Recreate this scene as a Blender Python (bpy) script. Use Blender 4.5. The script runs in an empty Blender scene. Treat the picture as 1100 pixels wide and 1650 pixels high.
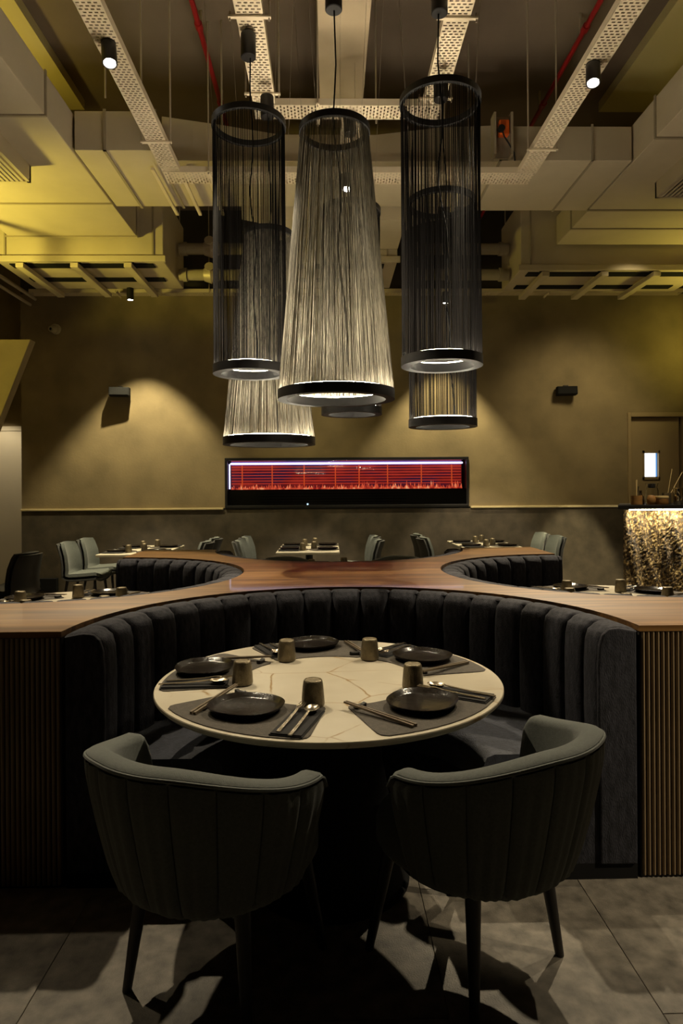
import bpy, bmesh, math, random
from mathutils import Vector, Matrix

random.seed(7)
S = bpy.context.scene
COL = S.collection
PI = math.pi
R = math.radians

# ------------------------------------------------------------------ camera
FPX = 1074.0
CAM = Vector((-.085, 0, 1.472))
YAW, ROLL = R(1.07), R(.38)
cd = bpy.data.cameras.new('camera')
cd.sensor_fit = 'VERTICAL'; cd.sensor_height = 36; cd.sensor_width = 24
cd.lens = FPX / 1650 * 36
cd.shift_y = -35 / 1650
cd.clip_start = .05; cd.clip_end = 60
cam = bpy.data.objects.new('camera', cd); COL.objects.link(cam)
cam.matrix_world = Matrix.Translation(CAM) @ Matrix.Rotation(-YAW, 4, 'Z') @ Matrix.Rotation(PI/2, 4, 'X') @ Matrix.Rotation(-ROLL, 4, 'Z')
S.camera = cam

# ------------------------------------------------------------------ world, exposure
w = bpy.data.worlds.new('world'); S.world = w; w.use_nodes = True
w.node_tree.nodes['Background'].inputs[0].default_value = (1, .8, .5, 1)
w.node_tree.nodes['Background'].inputs[1].default_value = .004
S.view_settings.view_transform = 'Standard'
S.view_settings.look = 'None'
S.view_settings.exposure = 0
S.view_settings.gamma = 1
S.view_settings.use_curve_mapping = False

# ------------------------------------------------------------------ lights of the room, with added wall fill
WARM = (1, .84, .58)
def spot(name, loc, target, watts, deg, blend=.35, col=WARM, rad=.025):
    l = bpy.data.lights.new(name, 'SPOT'); l.energy = watts; l.color = col
    l.spot_size = R(deg); l.spot_blend = blend; l.shadow_soft_size = rad
    o = bpy.data.objects.new(name, l); COL.objects.link(o)
    o.location = loc
    o.rotation_euler = (Vector(target) - Vector(loc)).to_track_quat('-Z', 'Y').to_euler()
    return o
def point(name, loc, watts, col=WARM, rad=.1):
    l = bpy.data.lights.new(name, 'POINT'); l.energy = watts; l.color = col; l.shadow_soft_size = rad
    o = bpy.data.objects.new(name, l); COL.objects.link(o); o.location = loc
    return o
def area(name, loc, target, watts, sx, sy, col=WARM):
    l = bpy.data.lights.new(name, 'AREA'); l.energy = watts; l.color = col
    l.shape = 'RECTANGLE'; l.size = sx; l.size_y = sy
    o = bpy.data.objects.new(name, l); COL.objects.link(o); o.location = loc
    o.rotation_euler = (Vector(target) - Vector(loc)).to_track_quat('-Z', 'Y').to_euler()
    return o
YEL = (1, .83, .15)
spot('spot_lamp', (-1.40, 4.10, 3.97), (-.1, 2.5, .6), 345, 62)            # seen on the left tray
spot('spot_lamp', (1.63, 4.28, 3.97), (.0, 2.5, .6), 345, 62)              # seen on the right tray
spot('spot_lamp', (.07, 5.78, 3.97), (-.05, 2.7, .75), 390, 44)            # seen between the pendants
spot('spot_lamp', (2.25, 3.4, 4.05), (1.1, 2.0, 0), 150, 60)               # next row, right
spot('spot_lamp', (-2.2, 3.3, 4.05), (-1.3, 2.0, 0), 75, 55)               # next row, left
spot('spot_lamp', (3.9, .9, 3.2), (1.42, 2.5, .55), 520, 24, .7)           # beyond the right edge, near the camera
spot('spot_lamp', (-2.70, 8.88, 3.95), (-2.70, 8.93, 0), 430, 80, .45, (1, .85, .50))   # wall washer on the left
spot('spot_lamp', (1.55, 9.0, 3.95), (1.56, 9.05, 0), 430, 74, .45, (1, .85, .50))      # wall washer behind the pendants
spot('spot_lamp', (-.45, 8.0, 4.05), (-.4, 9.6, 1.5), 80, 60, 1, (1, .85, .50))         # added fill on the wall behind the central cone, no fixture
spot('spot_lamp', (3.6, 7.6, 4.05), (3.5, 9.6, 2.4), 130, 70, 1, (1, .82, .46), .3)         # added broad fill on the right part of the wall, no fixture
spot('spot_lamp', (3.5, 8.2, 4.0), (3.42, 9.2, 0), 900, 26, .3, (1, .85, .50))         # low pool right of the far chairs
spot('spot_lamp', (4.1, 7.0, 4.0), (3.85, 8.1, 1.35), 260, 34, .5)                      # over the bar
spot('yellow_cove_lamp', (5.35, 8.5, 3.5), (5.0, 9.6, 3.5), 26, 100, 1, YEL, .1)         # yellow wash in the right corner
spot('spot_lamp', (-2.0, 6.0, 4.05), (-1.85, 4.4, .75), 800, 50)           # side table left
spot('spot_lamp', (2.1, 6.6, 4.05), (1.85, 4.5, .75), 1100, 46)             # side table right
spot('spot_lamp', (-.3, 7.6, 4.1), (-.34, 8.4, .75), 560, 40)              # far middle table
spot('spot_lamp', (-2.4, 7.4, 4.1), (-2.5, 8.2, .75), 560, 46)             # far left table
spot('spot_lamp', (2.0, 7.6, 4.1), (2.0, 8.6, .75), 420, 44)               # far right table
spot('spot_lamp', (-5.0, 9.55, 3.0), (-5.05, 10.3, .8), 60, 80, .6)       # washes the recessed door
spot('yellow_cove_lamp', (-4.5, 6.3, 3.1), (-3.3, 6.9, 4.5), 330, 95, .7, YEL, .15)    # yellow uplight on the left side
spot('yellow_cove_lamp', (-4.9, 5.4, 2.6), (-3.7, 7.0, 2.8), 110, 50, .6, YEL, .1)      # yellow lamp on the hanging panel
spot('yellow_cove_lamp', (5.2, 7.9, 3.3), (4.4, 8.0, 4.6), 80, 100, .7, YEL, .15)      # yellow uplight on the right side
area('yellow_cove_lamp', (-3.2, 4.6, 4.85), (-3.0, 4.6, 5.2), 14, 3.5, .1, YEL)   # strip on top of the left duct
area('yellow_cove_lamp', (3.7, 4.6, 4.85), (3.5, 4.6, 5.2), 2.5, 3.5, .1, YEL)      # strip on top of the right duct

# ------------------------------------------------------------------ materials
def nodes(name):
    m = bpy.data.materials.new(name); m.use_nodes = True
    nt = m.node_tree
    return m, nt, nt.nodes['Principled BSDF']
def setin(b, k, v):
    if k in b.inputs: b.inputs[k].default_value = v
def mk(name, c, rough=.6, metal=0, var=0, vscale=6, bump=0, bscale=120, spec=.5, sheen=0, coat=0, rnd=0, stretch=None, emit=None):
    m, nt, b = nodes(name)
    setin(b, 'Base Color', (*c, 1)); setin(b, 'Roughness', rough); setin(b, 'Metallic', metal)
    setin(b, 'Specular IOR Level', spec); setin(b, 'Sheen Weight', sheen); setin(b, 'Coat Weight', coat); setin(b, 'Coat Roughness', .12)
    if sheen: setin(b, 'Sheen Roughness', .4)
    tc = nt.nodes.new('ShaderNodeTexCoord'); src = tc.outputs['Object']
    if stretch:
        mp = nt.nodes.new('ShaderNodeMapping'); mp.inputs['Scale'].default_value = stretch
        nt.links.new(src, mp.inputs[0]); src = mp.outputs[0]
    col = None
    if var:
        n = nt.nodes.new('ShaderNodeTexNoise'); n.inputs['Scale'].default_value = vscale; n.inputs['Detail'].default_value = 6
        nt.links.new(src, n.inputs['Vector'])
        cr = nt.nodes.new('ShaderNodeValToRGB')
        cr.color_ramp.elements[0].position = .3; cr.color_ramp.elements[1].position = .72
        cr.color_ramp.elements[0].color = (*[x*(1-var) for x in c], 1)
        cr.color_ramp.elements[1].color = (*[min(1, x*(1+var)) for x in c], 1)
        nt.links.new(n.outputs['Fac'], cr.inputs[0]); col = cr.outputs[0]
        nt.links.new(col, b.inputs['Base Color'])
    if rnd:
        oi = nt.nodes.new('ShaderNodeObjectInfo')
        mr = nt.nodes.new('ShaderNodeMapRange'); mr.inputs[3].default_value = 1-rnd; mr.inputs[4].default_value = 1+rnd
        nt.links.new(oi.outputs['Random'], mr.inputs[0])
        vm = nt.nodes.new('ShaderNodeVectorMath'); vm.operation = 'SCALE'
        if col: nt.links.new(col, vm.inputs[0])
        else: vm.inputs[0].default_value = c
        nt.links.new(mr.outputs[0], vm.inputs['Scale'])
        nt.links.new(vm.outputs[0], b.inputs['Base Color'])
    if bump:
        n2 = nt.nodes.new('ShaderNodeTexNoise'); n2.inputs['Scale'].default_value = bscale; n2.inputs['Detail'].default_value = 4
        nt.links.new(src, n2.inputs['Vector'])
        bp = nt.nodes.new('ShaderNodeBump'); bp.inputs['Strength'].default_value = bump; bp.inputs['Distance'].default_value = .01
        nt.links.new(n2.outputs['Fac'], bp.inputs['Height']); nt.links.new(bp.outputs[0], b.inputs['Normal'])
    if emit:
        setin(b, 'Emission Color', (*emit[:3], 1)); setin(b, 'Emission Strength', emit[3])
    return m
def ramp(nt, stops):
    cr = nt.nodes.new('ShaderNodeValToRGB'); e = cr.color_ramp.elements
    while len(e) < len(stops): e.new(.5)
    for el, (p, c) in zip(e, stops): el.position = p; el.color = (*c, 1) if len(c) == 3 else c
    return cr

M = {}
M['plaster'] = mk('plaster', (.26, .20, .105), .85, var=.22, vscale=2.2, bump=.12, bscale=35)
M['dado'] = mk('dado_stone', (.075, .060, .040), .7, var=.35, vscale=5, bump=.15, bscale=70)
M['rail'] = mk('rail_paint', (.55, .45, .24), .5)
M['floor_tile'] = mk('floor_tile', (.165, .145, .115), .6, var=.45, vscale=16, bump=.25, bscale=200, rnd=.10)
M['grout'] = mk('grout', (.24, .21, .15), .9)
M['slab'] = mk('ceiling_slab', (.17, .125, .085), .9, var=.12, vscale=1.5)
M['wall_shade'] = mk('upper_wall_shade', (.045, .036, .027), .9, var=.2, vscale=3)  # near-black colour stands in for shade on the wall above the tray
M['beam'] = mk('ceiling_beam', (.42, .33, .21), .85, var=.08, vscale=3)
M['yellow_beam'] = mk('side_beam', (.45, .37, .16), .85)
M['duct'] = mk('duct_paint', (.50, .42, .29), .6, var=.07, vscale=2.5, bump=.05, bscale=8)
M['duct_dark'] = mk('duct_edge', (.30, .245, .165), .6)
M['tray'] = mk('tray_paint', (.66, .55, .38), .5)
M['rod'] = mk('rod_paint', (.42, .35, .26), .5, metal=.3)
M['black_metal'] = mk('black_metal', (.012, .011, .011), .45, spec=.4)
M['black_matte'] = mk('black_matte', (.006, .006, .006), .8, spec=.2)
M['red_pipe'] = mk('red_pipe', (.30, .012, .012), .45)
M['thread_dark'] = mk('thread_dark', (.008, .0068, .0062), .8, spec=.1, var=.5, vscale=160, stretch=(1, 1, .02))
M['thread_silver'] = mk('thread_silver', (.22, .20, .155), .6, spec=.3, var=.85, vscale=160, stretch=(1, 1, .02))
M['led'] = mk('led', (.9, .9, .9), emit=(1, .88, .66, 75))
M['lens'] = mk('lamp_lens', (.9, .9, .9), emit=(1, .95, .85, 40))
M['fabric_booth'] = mk('booth_fabric', (.029, .029, .036), .9, var=.45, vscale=60, bump=.4, bscale=260, spec=.2, stretch=(1, 1, .35))
M['fabric_seat'] = mk('booth_seat_fabric', (.030, .033, .047), .9, var=.4, vscale=50, bump=.5, bscale=260, sheen=.15)
M['fabric_chair'] = mk('chair_fabric', (.075, .082, .074), .9, var=.15, vscale=120, bump=.3, bscale=500, sheen=.15)
M['fabric_side'] = mk('side_chair_fabric', (.105, .118, .105), .85, var=.12, vscale=80, bump=.25, bscale=300, sheen=.15)
M['fabric_back'] = mk('side_chair_shell', (.035, .036, .033), .8, sheen=.1)
M['leg'] = mk('dark_leg', (.010, .008, .007), .5)
M['mat'] = mk('placemat_leather', (.055, .045, .033), .8, var=.25, vscale=60, bump=.35, bscale=220)
M['napkin'] = mk('napkin', (.014, .013, .013), .95, bump=.3, bscale=500)
M['plate'] = mk('plate_glaze', (.013, .010, .008), .2, var=.35, vscale=40, bump=.12, bscale=60, spec=.2)
M['cup'] = mk('cup_bronze', (.20, .165, .105), .42, metal=.7, var=.2, vscale=50, bump=.3, bscale=220)
M['steel'] = mk('champagne_steel', (.60, .52, .40), .25, metal=1)
M['chopstick'] = mk('chopstick', (.15, .115, .075), .4, metal=.3)
M['white_top'] = mk('white_tabletop', (.62, .57, .44), .35, var=.06, vscale=6)
M['flute'] = mk('flute_wood', (.20, .14, .075), .55, var=.2, vscale=5, stretch=(30, 30, 1))
M['divider_core'] = mk('divider_core', (.015, .012, .010), .8)
M['door'] = mk('door_paint', (.36, .27, .14), .55, var=.05, vscale=2)
M['door_light'] = mk('door_cream', (.55, .49, .36), .55, var=.05, vscale=2)
M['orange'] = mk('orange_plastic', (.75, .13, .015), .4)
M['white_plastic'] = mk('white_plastic', (.5, .43, .27), .5)
M['pipe_lag'] = mk('pipe_insulation', (.32, .27, .18), .7, bump=.4, bscale=40)
M['bamboo'] = mk('bamboo', (.32, .16, .045), .5, var=.3, vscale=12, stretch=(1, 1, 14))
M['straw'] = mk('straw', (.6, .45, .2), .6)
M['mirror'] = mk('polished_steel', (.75, .66, .5), .08, metal=1)
M['dark_glass'] = mk('dark_bottle', (.02, .012, .006), .1, coat=.5)
M['pane_white'] = mk('lit_pane', (.9, .9, .9), emit=(.93, .96, 1, 2.2))
M['pane_blue'] = mk('lit_pane_edge', (.1, .3, .7), emit=(.07, .25, .62, 1.0))
M['fire_tube'] = mk('fire_light_tube', (.8, .8, .9), emit=(.62, .62, 1, 2.4))
M['tube_halo'] = mk('tube_halo', (.2, .1, .3), emit=(.20, .12, .34, .8))  # emission paints the purple halo of the light tube, no lamp itself
M['fire_bar'] = mk('fire_bar', (.5, .06, .01), emit=(.75, .10, .02, .55))  # light falling on the uprights put in as emission
M['fire_slat'] = mk('fire_slat', (.4, .03, .01), emit=(.72, .06, .025, .62))  # red light from inside the firebox put in as slat emission
M['fire_dot'] = mk('fire_indicator', (.5, .7, 1), emit=(.5, .75, 1, 2))

def glass(name, c, rough=.02):
    m, nt, b = nodes(name)
    setin(b, 'Base Color', (*c, 1)); setin(b, 'Roughness', rough); setin(b, 'Transmission Weight', 1.0); setin(b, 'IOR', 1.45)
    return m
M['glass'] = glass('clear_glass', (.95, .95, .92))
def thin_glass():
    m = bpy.data.materials.new('window_glass'); m.use_nodes = True; nt = m.node_tree; nt.nodes.clear()
    o = nt.nodes.new('ShaderNodeOutputMaterial'); t = nt.nodes.new('ShaderNodeBsdfTransparent'); g = nt.nodes.new('ShaderNodeBsdfGlossy')
    g.inputs['Roughness'].default_value = .04
    mx = nt.nodes.new('ShaderNodeMixShader'); fr = nt.nodes.new('ShaderNodeFresnel'); fr.inputs[0].default_value = 1.45
    nt.links.new(fr.outputs[0], mx.inputs[0]); nt.links.new(t.outputs[0], mx.inputs[1]); nt.links.new(g.outputs[0], mx.inputs[2])
    nt.links.new(mx.outputs[0], o.inputs[0]); return m
M['pane'] = thin_glass()

def marble():
    m, nt, b = nodes('cream_marble')
    tc = nt.nodes.new('ShaderNodeTexCoord')
    n = nt.nodes.new('ShaderNodeTexNoise'); n.inputs['Scale'].default_value = 2.2; n.inputs['Detail'].default_value = 7
    nt.links.new(tc.outputs['Object'], n.inputs['Vector'])
    base = ramp(nt, [(.3, (.42, .37, .28)), (.55, (.53, .48, .375)), (.75, (.60, .56, .46))])
    nt.links.new(n.outputs['Fac'], base.inputs[0])
    mp = nt.nodes.new('ShaderNodeMapping'); mp.inputs['Scale'].default_value = (2.1, 3.2, 1)
    mp.inputs['Rotation'].default_value = (0, 0, .5)
    nz = nt.nodes.new('ShaderNodeTexNoise'); nz.inputs['Scale'].default_value = 3; nz.inputs['Detail'].default_value = 5
    nt.links.new(tc.outputs['Object'], nz.inputs['Vector'])
    mxv = nt.nodes.new('ShaderNodeMixRGB'); mxv.inputs[0].default_value = .16
    nt.links.new(tc.outputs['Object'], mp.inputs[0]); nt.links.new(mp.outputs[0], mxv.inputs[1]); nt.links.new(nz.outputs['Color'], mxv.inputs[2])
    v = nt.nodes.new('ShaderNodeTexVoronoi'); v.feature = 'DISTANCE_TO_EDGE'; v.inputs['Scale'].default_value = 1.5
    nt.links.new(mxv.outputs[0], v.inputs['Vector'])
    vr = ramp(nt, [(0, (1, 1, 1)), (.006, (.6, .6, .6)), (.013, (0, 0, 0))])
    nt.links.new(v.outputs['Distance'], vr.inputs[0])
    n3 = nt.nodes.new('ShaderNodeTexNoise'); n3.inputs['Scale'].default_value = 4.5
    nt.links.new(tc.outputs['Object'], n3.inputs['Vector'])
    mk_ = ramp(nt, [(.46, (0, 0, 0)), (.58, (1, 1, 1))]); nt.links.new(n3.outputs['Fac'], mk_.inputs[0])
    mul = nt.nodes.new('ShaderNodeMath'); mul.operation = 'MULTIPLY'
    nt.links.new(vr.outputs[0], mul.inputs[0]); nt.links.new(mk_.outputs[0], mul.inputs[1])
    mx = nt.nodes.new('ShaderNodeMixRGB'); mx.inputs[2].default_value = (.26, .15, .035, 1)
    nt.links.new(mul.outputs[0], mx.inputs[0]); nt.links.new(base.outputs[0], mx.inputs[1])
    nt.links.new(mx.outputs[0], b.inputs['Base Color'])
    setin(b, 'Roughness', .32); setin(b, 'Specular IOR Level', .4)
    return m
M['marble'] = marble()

def wood():
    m, nt, b = nodes('walnut_top')
    tc = nt.nodes.new('ShaderNodeTexCoord'); mp = nt.nodes.new('ShaderNodeMapping'); mp.inputs['Scale'].default_value = (.5, 9, 9)
    nt.links.new(tc.outputs['Object'], mp.inputs[0])
    n = nt.nodes.new('ShaderNodeTexNoise'); n.inputs['Scale'].default_value = 2.6; n.inputs['Detail'].default_value = 8; n.inputs['Distortion'].default_value = .5
    nt.links.new(mp.outputs[0], n.inputs['Vector'])
    cr = ramp(nt, [(.30, (.045, .020, .005)), (.5, (.115, .054, .013)), (.70, (.195, .098, .027))])
    nt.links.new(n.outputs['Fac'], cr.inputs[0]); nt.links.new(cr.outputs[0], b.inputs['Base Color'])
    setin(b, 'Roughness', .5); setin(b, 'Specular IOR Level', .25); setin(b, 'Coat Weight', .22); setin(b, 'Coat Roughness', .04)
    return m
M['wood'] = wood()

def goldrock():
    m, nt, b = nodes('gold_rock')
    tc = nt.nodes.new('ShaderNodeTexCoord'); mp = nt.nodes.new('ShaderNodeMapping'); mp.inputs['Scale'].default_value = (1.3, 1.3, .8)
    nt.links.new(tc.outputs['Object'], mp.inputs[0])
    n = nt.nodes.new('ShaderNodeTexNoise'); n.inputs['Scale'].default_value = 26; n.inputs['Detail'].default_value = 8; n.inputs['Roughness'].default_value = .7
    nt.links.new(mp.outputs[0], n.inputs['Vector'])
    cr = ramp(nt, [(.42, (.012, .007, .002)), (.53, (.12, .07, .015)), (.66, (.60, .44, .18))])
    nt.links.new(n.outputs['Fac'], cr.inputs[0]); nt.links.new(cr.outputs[0], b.inputs['Base Color'])
    bp = nt.nodes.new('ShaderNodeBump'); bp.inputs['Strength'].default_value = 1; bp.inputs['Distance'].default_value = .04
    nt.links.new(n.outputs['Fac'], bp.inputs['Height']); nt.links.new(bp.outputs[0], b.inputs['Normal'])
    setin(b, 'Roughness', .35); setin(b, 'Metallic', .35)
    return m
M['goldrock'] = goldrock()

def flames():
    m, nt, b = nodes('flame_bed')
    tc = nt.nodes.new('ShaderNodeTexCoord'); mp = nt.nodes.new('ShaderNodeMapping'); mp.inputs['Scale'].default_value = (14, 1, 9)
    nt.links.new(tc.outputs['Object'], mp.inputs[0])
    n = nt.nodes.new('ShaderNodeTexNoise'); n.inputs['Scale'].default_value = 1.6; n.inputs['Detail'].default_value = 5
    nt.links.new(mp.outputs[0], n.inputs['Vector'])
    cr = ramp(nt, [(.35, (.25, .012, .01)), (.55, (.75, .10, .04)), (.72, (1, .45, .22))])
    nt.links.new(n.outputs['Fac'], cr.inputs[0])
    nt.links.new(cr.outputs[0], b.inputs['Emission Color']); setin(b, 'Emission Strength', .9)
    setin(b, 'Base Color', (.1, .01, .01, 1))
    return m
M['flames'] = flames()
def fireback():
    m, nt, b = nodes('fire_backdrop')
    tc = nt.nodes.new('ShaderNodeTexCoord'); mp = nt.nodes.new('ShaderNodeMapping'); mp.inputs['Scale'].default_value = (1.3, 1, 3.5)
    nt.links.new(tc.outputs['Object'], mp.inputs[0])
    n = nt.nodes.new('ShaderNodeTexNoise'); n.inputs['Scale'].default_value = 1.3; n.inputs['Detail'].default_value = 2
    nt.links.new(mp.outputs[0], n.inputs['Vector'])
    cr = ramp(nt, [(.36, (.015, .008, .035)), (.5, (.13, .008, .010)), (.68, (.34, .022, .016))])  # dark to red lighting of the back panel painted as emission
    nt.links.new(n.outputs['Fac'], cr.inputs[0])
    nt.links.new(cr.outputs[0], b.inputs['Emission Color']); setin(b, 'Emission Strength', .7)
    setin(b, 'Base Color', (.05, .005, .005, 1))
    return m
M['fireback'] = fireback()

# ------------------------------------------------------------------ mesh helpers
class MB:
    def __init__(s): s.v = []; s.f = []
    def add(s, vs, fs):
        o = len(s.v); s.v += [tuple(v) for v in vs]; s.f += [tuple(i+o for i in f) for f in fs]; return s
    def box(s, x0, x1, y0, y1, z0, z1):
        vs = [(x0,y0,z0),(x1,y0,z0),(x1,y1,z0),(x0,y1,z0),(x0,y0,z1),(x1,y0,z1),(x1,y1,z1),(x0,y1,z1)]
        return s.add(vs, [(0,3,2,1),(4,5,6,7),(0,1,5,4),(1,2,6,5),(2,3,7,6),(3,0,4,7)])
    def cone(s, p0, p1, r0, r1, n=16, caps=True):
        p0 = Vector(p0); p1 = Vector(p1); d = (p1-p0).normalized()
        a = d.orthogonal().normalized(); b = d.cross(a)
        vs = [p0+(a*math.cos(2*PI*i/n)+b*math.sin(2*PI*i/n))*r0 for i in range(n)]
        vs += [p1+(a*math.cos(2*PI*i/n)+b*math.sin(2*PI*i/n))*r1 for i in range(n)]
        fs = [(i, (i+1) % n, n+(i+1) % n, n+i) for i in range(n)]
        if caps: fs += [tuple(range(n-1, -1, -1)), tuple(range(n, 2*n))]
        return s.add(vs, fs)
    def tube(s, pts, r, n=6):
        pts = [Vector(p) for p in pts]; m = len(pts); vs = []; prev = None
        for i, p in enumerate(pts):
            d = (pts[min(i+1, m-1)]-pts[max(i-1, 0)]).normalized()
            a = d.orthogonal().normalized() if prev is None else (prev-d*prev.dot(d)).normalized()
            prev = a; b = d.cross(a)
            vs += [p+(a*math.cos(2*PI*k/n)+b*math.sin(2*PI*k/n))*r for k in range(n)]
        fs = [(i*n+k, i*n+(k+1) % n, (i+1)*n+(k+1) % n, (i+1)*n+k) for i in range(m-1) for k in range(n)]
        fs += [tuple(range(n-1, -1, -1)), tuple(range((m-1)*n, m*n))]
        return s.add(vs, fs)
    def lathe(s, prof, n=32, closed=False, sx=1, sy=1, pw=1):
        m = len(prof); vs = []
        def sg(c): return math.copysign(abs(c)**pw, c)
        for (r, z) in prof:
            vs += [(r*sx*sg(math.cos(2*PI*k/n)), r*sy*sg(math.sin(2*PI*k/n)), z) for k in range(n)]
        rows = m if closed else m-1
        fs = [(i*n+k, i*n+(k+1) % n, ((i+1) % m)*n+(k+1) % n, ((i+1) % m)*n+k) for i in range(rows) for k in range(n)]
        if not closed: fs += [tuple(range(n-1, -1, -1)), tuple(range((m-1)*n, m*n))]
        return s.add(vs, fs)
    def prism(s, poly, z0, z1):
        n = len(poly)
        vs = [(x, y, z0) for x, y in poly]+[(x, y, z1) for x, y in poly]
        return s.add(vs, [tuple(range(n-1, -1, -1)), tuple(range(n, 2*n))]+[(i, (i+1) % n, n+(i+1) % n, n+i) for i in range(n)])
    def prism_y(s, poly, y0, y1):       # outline in x, z pushed along y
        n = len(poly)
        vs = [(x, y0, z) for x, z in poly]+[(x, y1, z) for x, z in poly]
        return s.add(vs, [tuple(range(n)), tuple(range(2*n-1, n-1, -1))]+[(i, n+i, n+(i+1) % n, (i+1) % n) for i in range(n)])
    def prism_x(s, poly, x0, x1):       # outline in y, z pushed along x
        n = len(poly)
        vs = [(x0, y, z) for y, z in poly]+[(x1, y, z) for y, z in poly]
        return s.add(vs, [tuple(range(n-1, -1, -1)), tuple(range(n, 2*n))]+[(i, (i+1) % n, n+(i+1) % n, n+i) for i in range(n)])
    def grid(s, fn, nu, nv):
        vs = [fn(i/nu, j/nv) for j in range(nv+1) for i in range(nu+1)]
        return s.add(vs, [(j*(nu+1)+i, j*(nu+1)+i+1, (j+1)*(nu+1)+i+1, (j+1)*(nu+1)+i) for j in range(nv) for i in range(nu)])

CACHE = {}
def mesh(key, mb, mat, smooth=False, bevel=0, seg=2, solid=0, recalc=True):
    me = bpy.data.meshes.new(key); me.from_pydata(mb.v, [], mb.f)
    bm = bmesh.new(); bm.from_mesh(me)
    if solid: bmesh.ops.solidify(bm, geom=bm.faces[:], thickness=solid)
    if recalc: bmesh.ops.recalc_face_normals(bm, faces=bm.faces[:])
    if bevel:
        es = [e for e in bm.edges if len(e.link_faces) == 2 and e.calc_face_angle(0) > R(30)]
        bmesh.ops.bevel(bm, geom=es, offset=bevel, segments=seg, affect='EDGES', profile=.5)
    bm.to_mesh(me); bm.free()
    if smooth:
        for p in me.polygons: p.use_smooth = True
        try: me.set_sharp_from_angle(angle=R(smooth if smooth is not True else 40))
        except Exception: pass
    me.materials.append(M[mat])
    return me
def cached(key, fn, mat, **k):
    if key not in CACHE: CACHE[key] = mesh(key, fn(), mat, **k)
    return CACHE[key]
def obj(name, me, parent=None, loc=(0, 0, 0), rz=0, rot=None, scale=None):
    o = bpy.data.objects.new(name, me); COL.objects.link(o)
    o.location = loc; o.rotation_euler = rot if rot else (0, 0, rz)
    if scale: o.scale = scale
    if parent: o.parent = parent
    return o
def tag(o, label=None, cat=None, group=None, kind=None):
    if label: o['label'] = label
    if cat: o['category'] = cat
    if group: o['group'] = group
    if kind: o['kind'] = kind
    return o
def thing(name, label, cat, loc=(0, 0, 0), rz=0, group=None, rot=None):
    o = bpy.data.objects.new(name, None); COL.objects.link(o); o.empty_display_size = .05
    o.location = loc; o.rotation_euler = rot if rot else (0, 0, rz)
    return tag(o, label, cat, group)
def bx(*a): return MB().box(*a)
def ordinal(i, n):
    if n == 1: return 'only'
    if i == 0: return 'leftmost'
    if i == n-1: return 'rightmost'
    return ['', 'second', 'third', 'fourth', 'fifth', 'sixth', 'seventh', 'eighth'][i] + ' from left'

# ------------------------------------------------------------------ the setting
fl = obj('floor', mesh('floor', bx(-6.6, 5.7, -.6, 10.6, -.12, -.004), 'grout')); tag(fl, 'dark grey stone tiled restaurant floor', 'floor', kind='structure')
tile = cached('floor_tile', lambda: bx(-.299, .299, -.599, .599, -.011, 0), 'floor_tile', bevel=.0012, seg=1)
for i in range(20):
    for j in range(9):
        x = -6.03 + .6*i
        if x > 5.5: continue
        obj('floor_tile', tile, fl, (x-.03, .05+1.2*j + (.6 if i % 2 else 0), 0))

ce = obj('ceiling', mesh('ceiling', bx(-6.6, 5.7, -.6, 10.6, 5.5, 5.6), 'slab')); tag(ce, 'dark brown exposed concrete ceiling slab', 'ceiling', kind='structure')
obj('ceiling_beam', mesh('ceiling_beam', bx(-.145, .235, 0, 6.3, 4.9, 5.5), 'beam'), ce)
obj('ceiling_beam', mesh('ceiling_beam', bx(-3.9, -2.57, 0, 6.9, 5.4, 5.5), 'yellow_beam'), ce)
obj('ceiling_beam', mesh('ceiling_beam', bx(2.75, 4.3, 0, 6.9, 5.4, 5.5), 'yellow_beam'), ce)

WY = 9.6
wb = MB().box(-4.47, -1.58, WY, WY+.25, 1.225, 4.3).box(1.935, 4.25, WY, WY+.25, 1.225, 4.3)
wb.box(-1.58, 1.935, WY, WY+.25, 1.94, 4.3).box(4.25, 5.7, WY, WY+.25, 2.57, 4.3).box(5.12, 5.7, WY, WY+.25, 0, 2.57)
wall = obj('wall_back', mesh('wall_back', wb, 'plaster')); tag(wall, 'brown textured plaster wall at the back of the room', 'wall', kind='structure')
obj('shaded_upper_wall', mesh('shaded_upper_wall', bx(-4.47, 5.7, WY, WY+.25, 4.3, 5.5), 'wall_shade'), wall)  # unlit top of the wall, its shade put into the colour
obj('dado_panel', mesh('dado_panel', bx(-4.47, 4.25, WY-.012, WY+.25, 0, 1.205), 'dado'), wall)
t1 = obj('trim_1', mesh('trim_rail', MB().box(-4.48, -1.60, WY-.03, WY, 1.203, 1.232), 'rail', bevel=.006)); tag(t1, 'thin cream rail on the dado left of the fireplace', 'trim', kind='structure')
t2 = obj('trim_2', mesh('trim_rail', MB().box(1.955, 4.25, WY-.03, WY, 1.203, 1.232), 'rail', bevel=.006)); tag(t2, 'thin cream rail on the dado right of the fireplace', 'trim', kind='structure')
wl = obj('wall_left', mesh('wall_left', MB().box(-6.6, -4.47, 10.3, 10.5, 0, 5.5).box(-6.6, -6.5, -.6, 10.5, 0, 5.5).box(-4.47, -4.42, WY+.25, 10.3, 0, 5.5), 'plaster')); tag(wl, 'brown plaster wall of the recess at the left', 'wall', kind='structure')
wr = obj('wall_right', mesh('wall_right', bx(5.6, 5.7, -.6, WY, 0, 5.5), 'plaster')); tag(wr, 'brown plaster wall at the right', 'wall', kind='structure')

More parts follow.
